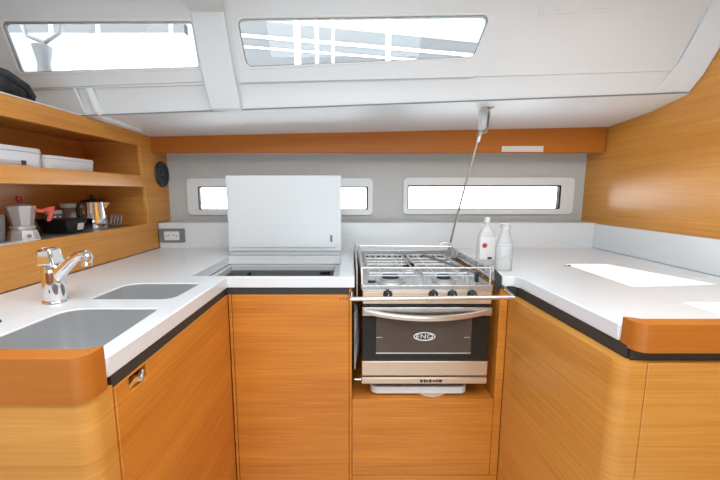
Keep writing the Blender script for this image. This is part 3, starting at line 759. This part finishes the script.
# ------------------------------------------------------------------ bottles on the right
def bottle(name, loc, w, d, h, neck, mat, cap, label, extra):
    t = thing(name, label, 'bottle', loc, R(-6), 'plastic bottles beside the cooker')
    bm = B(); secs = []
    pr = [(.0, .90), (.004, 1), (h*.50, 1), (h*.62, .92), (h*.74, .62), (h*.82, neck/w*1.15), (h*.90, neck/w)]
    for z, k in pr:
        ring = []
        for i in range(28):
            a = 2*pi*i/28; ca, sa = cos(a), sin(a); e = .75
            ring.append(bm.verts.new((abs(ca)**e*math.copysign(1, ca)*w*k/2, abs(sa)**e*math.copysign(1, sa)*d*max(k, neck/d)/2 if k > neck/w else sa*neck/2, z)))
        secs.append(ring)
    for a_, b2 in zip(secs, secs[1:]):
        for i in range(28): bm.faces.new((a_[i], a_[(i+1) % 28], b2[(i+1) % 28], b2[i]))
    bm.faces.new(secs[0]); bm.faces.new(secs[-1])
    part('body', bm, mat, t, world=False)
    part('cap', lathe(B(), [(0, h*.902), (neck*.62, h*.902), (neck*.60, h), (0, h+.001)], (0, 0, 0), 20), cap, t, world=False)
    extra(t, w, d, h)
def ex1(t, w, d, h):
    o = part('label', bx(-w*.40, w*.40, -d/2-.0012, -d/2-.0004, h*.12, h*.60), 'ivory', t, world=False)
    part('red_emblem', lathe(B(), [(0, -.0008), (.0105, -.0008), (.0105, 0), (0, 0)], (-w*.16, -d/2-.0013, h*.42), 24, 'y'), 'red', o, world=False)
    part('emblem_centre', lathe(B(), [(0, -.0004), (.004, -.0004), (.004, 0), (0, 0)], (-w*.16, -d/2-.0022, h*.42), 16, 'y'), 'dred', o, world=False)
    part('black_mark', lathe(B(), [(0, -.0008), (.0095, -.0008), (.0095, 0), (0, 0)], (w*.14, -d/2-.0013, h*.155), 20, 'y', 1, .5), 'black', o, world=False)
def ex2(t, w, d, h):
    for zf in (.30, .50, .56):
        part('moulded_ring', bx(-w*.36, w*.36, -d/2-.0008, -d/2-.0002, h*zf, h*zf+.002), 'milky', t, world=False)
bottle('plastic_bottle', (.562, 1.440, ZT+.0005), .074, .045, .196, .017, 'milky', 'ivory', 'white plastic bottle with a small red emblem beside the cooker', ex1)
bottle('plastic_bottle', (.588, 1.325, ZT+.0005), .062, .045, .180, .030, 'clearp', 'clearp', 'clear unlabelled plastic bottle in front of the one with the red emblem', ex2)
# small fittings on the right worktop
fq = thing('worktop_catch', 'tiny metal catch set in the right worktop near the sunlit patch', 'catch', (.885, 1.415, ZT))
part('plate', bx(.868, .884, 1.398, 1.406, ZT+.0005, ZT+.003), 'steel', fq)
part('knob', lathe(B(), [(0, .004), (.004, .004), (.005, 0), (0, 0)], (.892, 1.402, ZT+.0005), 12), 'cone', fq)

# ------------------------------------------------------------------ outside, seen through the upper windows
def outside(name, bm, mat, label, cat, loc, group=None): return solo(name, bm, mat, label, cat, loc, group)
solo('pontoon', bx(-7.5, 5, 4.2, 7.4, -.30, 0), 'deck', 'white pontoon deck outside beyond the hull windows', 'pontoon', (-1, 5.8, -.3))
bt2 = thing('dock_canopy', 'pale grey canopy seen through the right upper window', 'canopy', (.8, 6.2, 0))
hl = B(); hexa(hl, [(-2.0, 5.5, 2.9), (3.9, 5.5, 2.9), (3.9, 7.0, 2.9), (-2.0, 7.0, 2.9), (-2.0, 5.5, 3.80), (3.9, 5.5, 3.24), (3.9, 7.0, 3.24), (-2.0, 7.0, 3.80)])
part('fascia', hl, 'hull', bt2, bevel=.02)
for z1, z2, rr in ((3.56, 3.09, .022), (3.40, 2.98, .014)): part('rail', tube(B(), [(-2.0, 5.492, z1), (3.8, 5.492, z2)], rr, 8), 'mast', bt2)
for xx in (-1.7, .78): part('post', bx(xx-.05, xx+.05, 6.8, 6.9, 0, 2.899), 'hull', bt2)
for i, (xx, ww, gl) in enumerate(((-.66, .075, 'thick white mooring post, leftmost of those in the right upper window'), (-.42, .04, 'white mooring post, second from left in the right upper window'), (-.22, .03, 'thin white mooring post, third from left in the right upper window'), (.46, .06, 'white mooring post standing near the middle of the right upper window'))):
    solo('mooring_post', lathe(B(), [(0, 0), (ww/2, 0), (ww/2, 3.8), (0, 3.82)], (0, 0, 0), 16), 'mast', gl, 'post', (xx, 4.6, .0005), 'white mooring posts outside', world=False)
sh2 = thing('pontoon_roof', 'pale grey roof edge on a post, seen through the left upper window', 'canopy', (-4.5, 5.9, 0))
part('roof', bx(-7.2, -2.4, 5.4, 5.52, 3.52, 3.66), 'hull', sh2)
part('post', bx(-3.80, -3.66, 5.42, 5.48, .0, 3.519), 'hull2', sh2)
wn = thing('deck_winch', 'pale grey deck winch and lines seen at the left of the left upper window', 'winch', (-1.49, 1.80, 1.6655))
part('drum', lathe(B(), [(0, 0), (.05, 0), (.036, .10), (.026, .20), (.042, .28), (0, .30)], (0, 0, 0), 24), 'winch', wn, world=False)
part('line', tube(B(), [(-.10, 0, .44), (-.07, 0, .33), (.0, .02, .305), (.09, 0, .34), (.12, 0, .46)], .010, 8), 'winch', wn, world=False)
for i, (xx, nm) in enumerate(((-1.62, 'leftmost thin white stanchion outside the left upper window'), (-1.37, 'second thin white stanchion outside the left upper window'), (-.98, 'third thin white stanchion outside the left upper window'))):
    solo('stanchion', tube(B(), [(0, 0, 0), (.035, 0, .75)], .009, 10), 'mast', nm, 'stanchion', (xx, 2.0, 1.6655), 'white stanchions outside', world=False)

# ------------------------------------------------------------------ light
w = bpy.data.worlds.new('sky'); S.world = w; w.use_nodes = True
nt = w.node_tree; bgn = nt.nodes['Background']; bgn.inputs['Color'].default_value = (.84, .93, 1, 1)
tc = nt.nodes.new('ShaderNodeTexCoord'); sx_ = nt.nodes.new('ShaderNodeSeparateXYZ'); mr = nt.nodes.new('ShaderNodeMapRange')
nt.links.new(tc.outputs['Generated'], sx_.inputs[0]); nt.links.new(sx_.outputs['Z'], mr.inputs['Value'])
mr.inputs['From Min'].default_value = -.12; mr.inputs['From Max'].default_value = .12      # glow added below the horizon to light the soffit, overcast sky above
mr.inputs['To Min'].default_value = 20.0; mr.inputs['To Max'].default_value = 1.6
nt.links.new(mr.outputs['Result'], bgn.inputs['Strength'])
sun = bpy.data.lights.new('sun', 'SUN'); sun.energy = 9.0; sun.angle = R(.6); sun.color = (1, .97, .92)
so_ = bpy.data.objects.new('sun', sun); COL.objects.link(so_); so_.rotation_euler = SD.to_track_quat('-Z', 'Y').to_euler(); so_.location = (-2, -3, 5)
def area(name, loc, tgt, sx, sy, e, col=(1, .97, .93)):
    l = bpy.data.lights.new(name, 'AREA'); l.shape = 'RECTANGLE'; l.size = sx; l.size_y = sy; l.energy = e; l.color = col
    o = bpy.data.objects.new(name, l); COL.objects.link(o); o.location = loc
    o.rotation_euler = (Vector(tgt)-Vector(loc)).to_track_quat('-Z', 'Y').to_euler()
area('overhead_fill', (.10, .30, 1.86), (.10, .55, 0), 2.1, .9, 29, (.82, .92, 1))  # added area fill under the ceiling to brighten the worktops, no actual fitting
area('front_fill', (.0, -1.2, .75), (0, 1.6, 1.50), 1.6, .6, 14, (.76, .9, 1))  # unseen fill added behind the camera for front faces and soffit

# ------------------------------------------------------------------ camera
cam = bpy.data.cameras.new('camera'); co = bpy.data.objects.new('camera', cam); COL.objects.link(co)
cam.sensor_width = 36; cam.lens = 350/720*36; cam.shift_x = 9/720; cam.clip_start = .02
co.location = (0, 0, 1.25); co.rotation_euler = (pi/2-math.atan(48/350), 0, 0)
S.camera = co
S.view_settings.view_transform = 'Standard'; S.view_settings.look = 'None'; S.view_settings.exposure = -.05; S.view_settings.gamma = 1; S.view_settings.use_curve_mapping = False
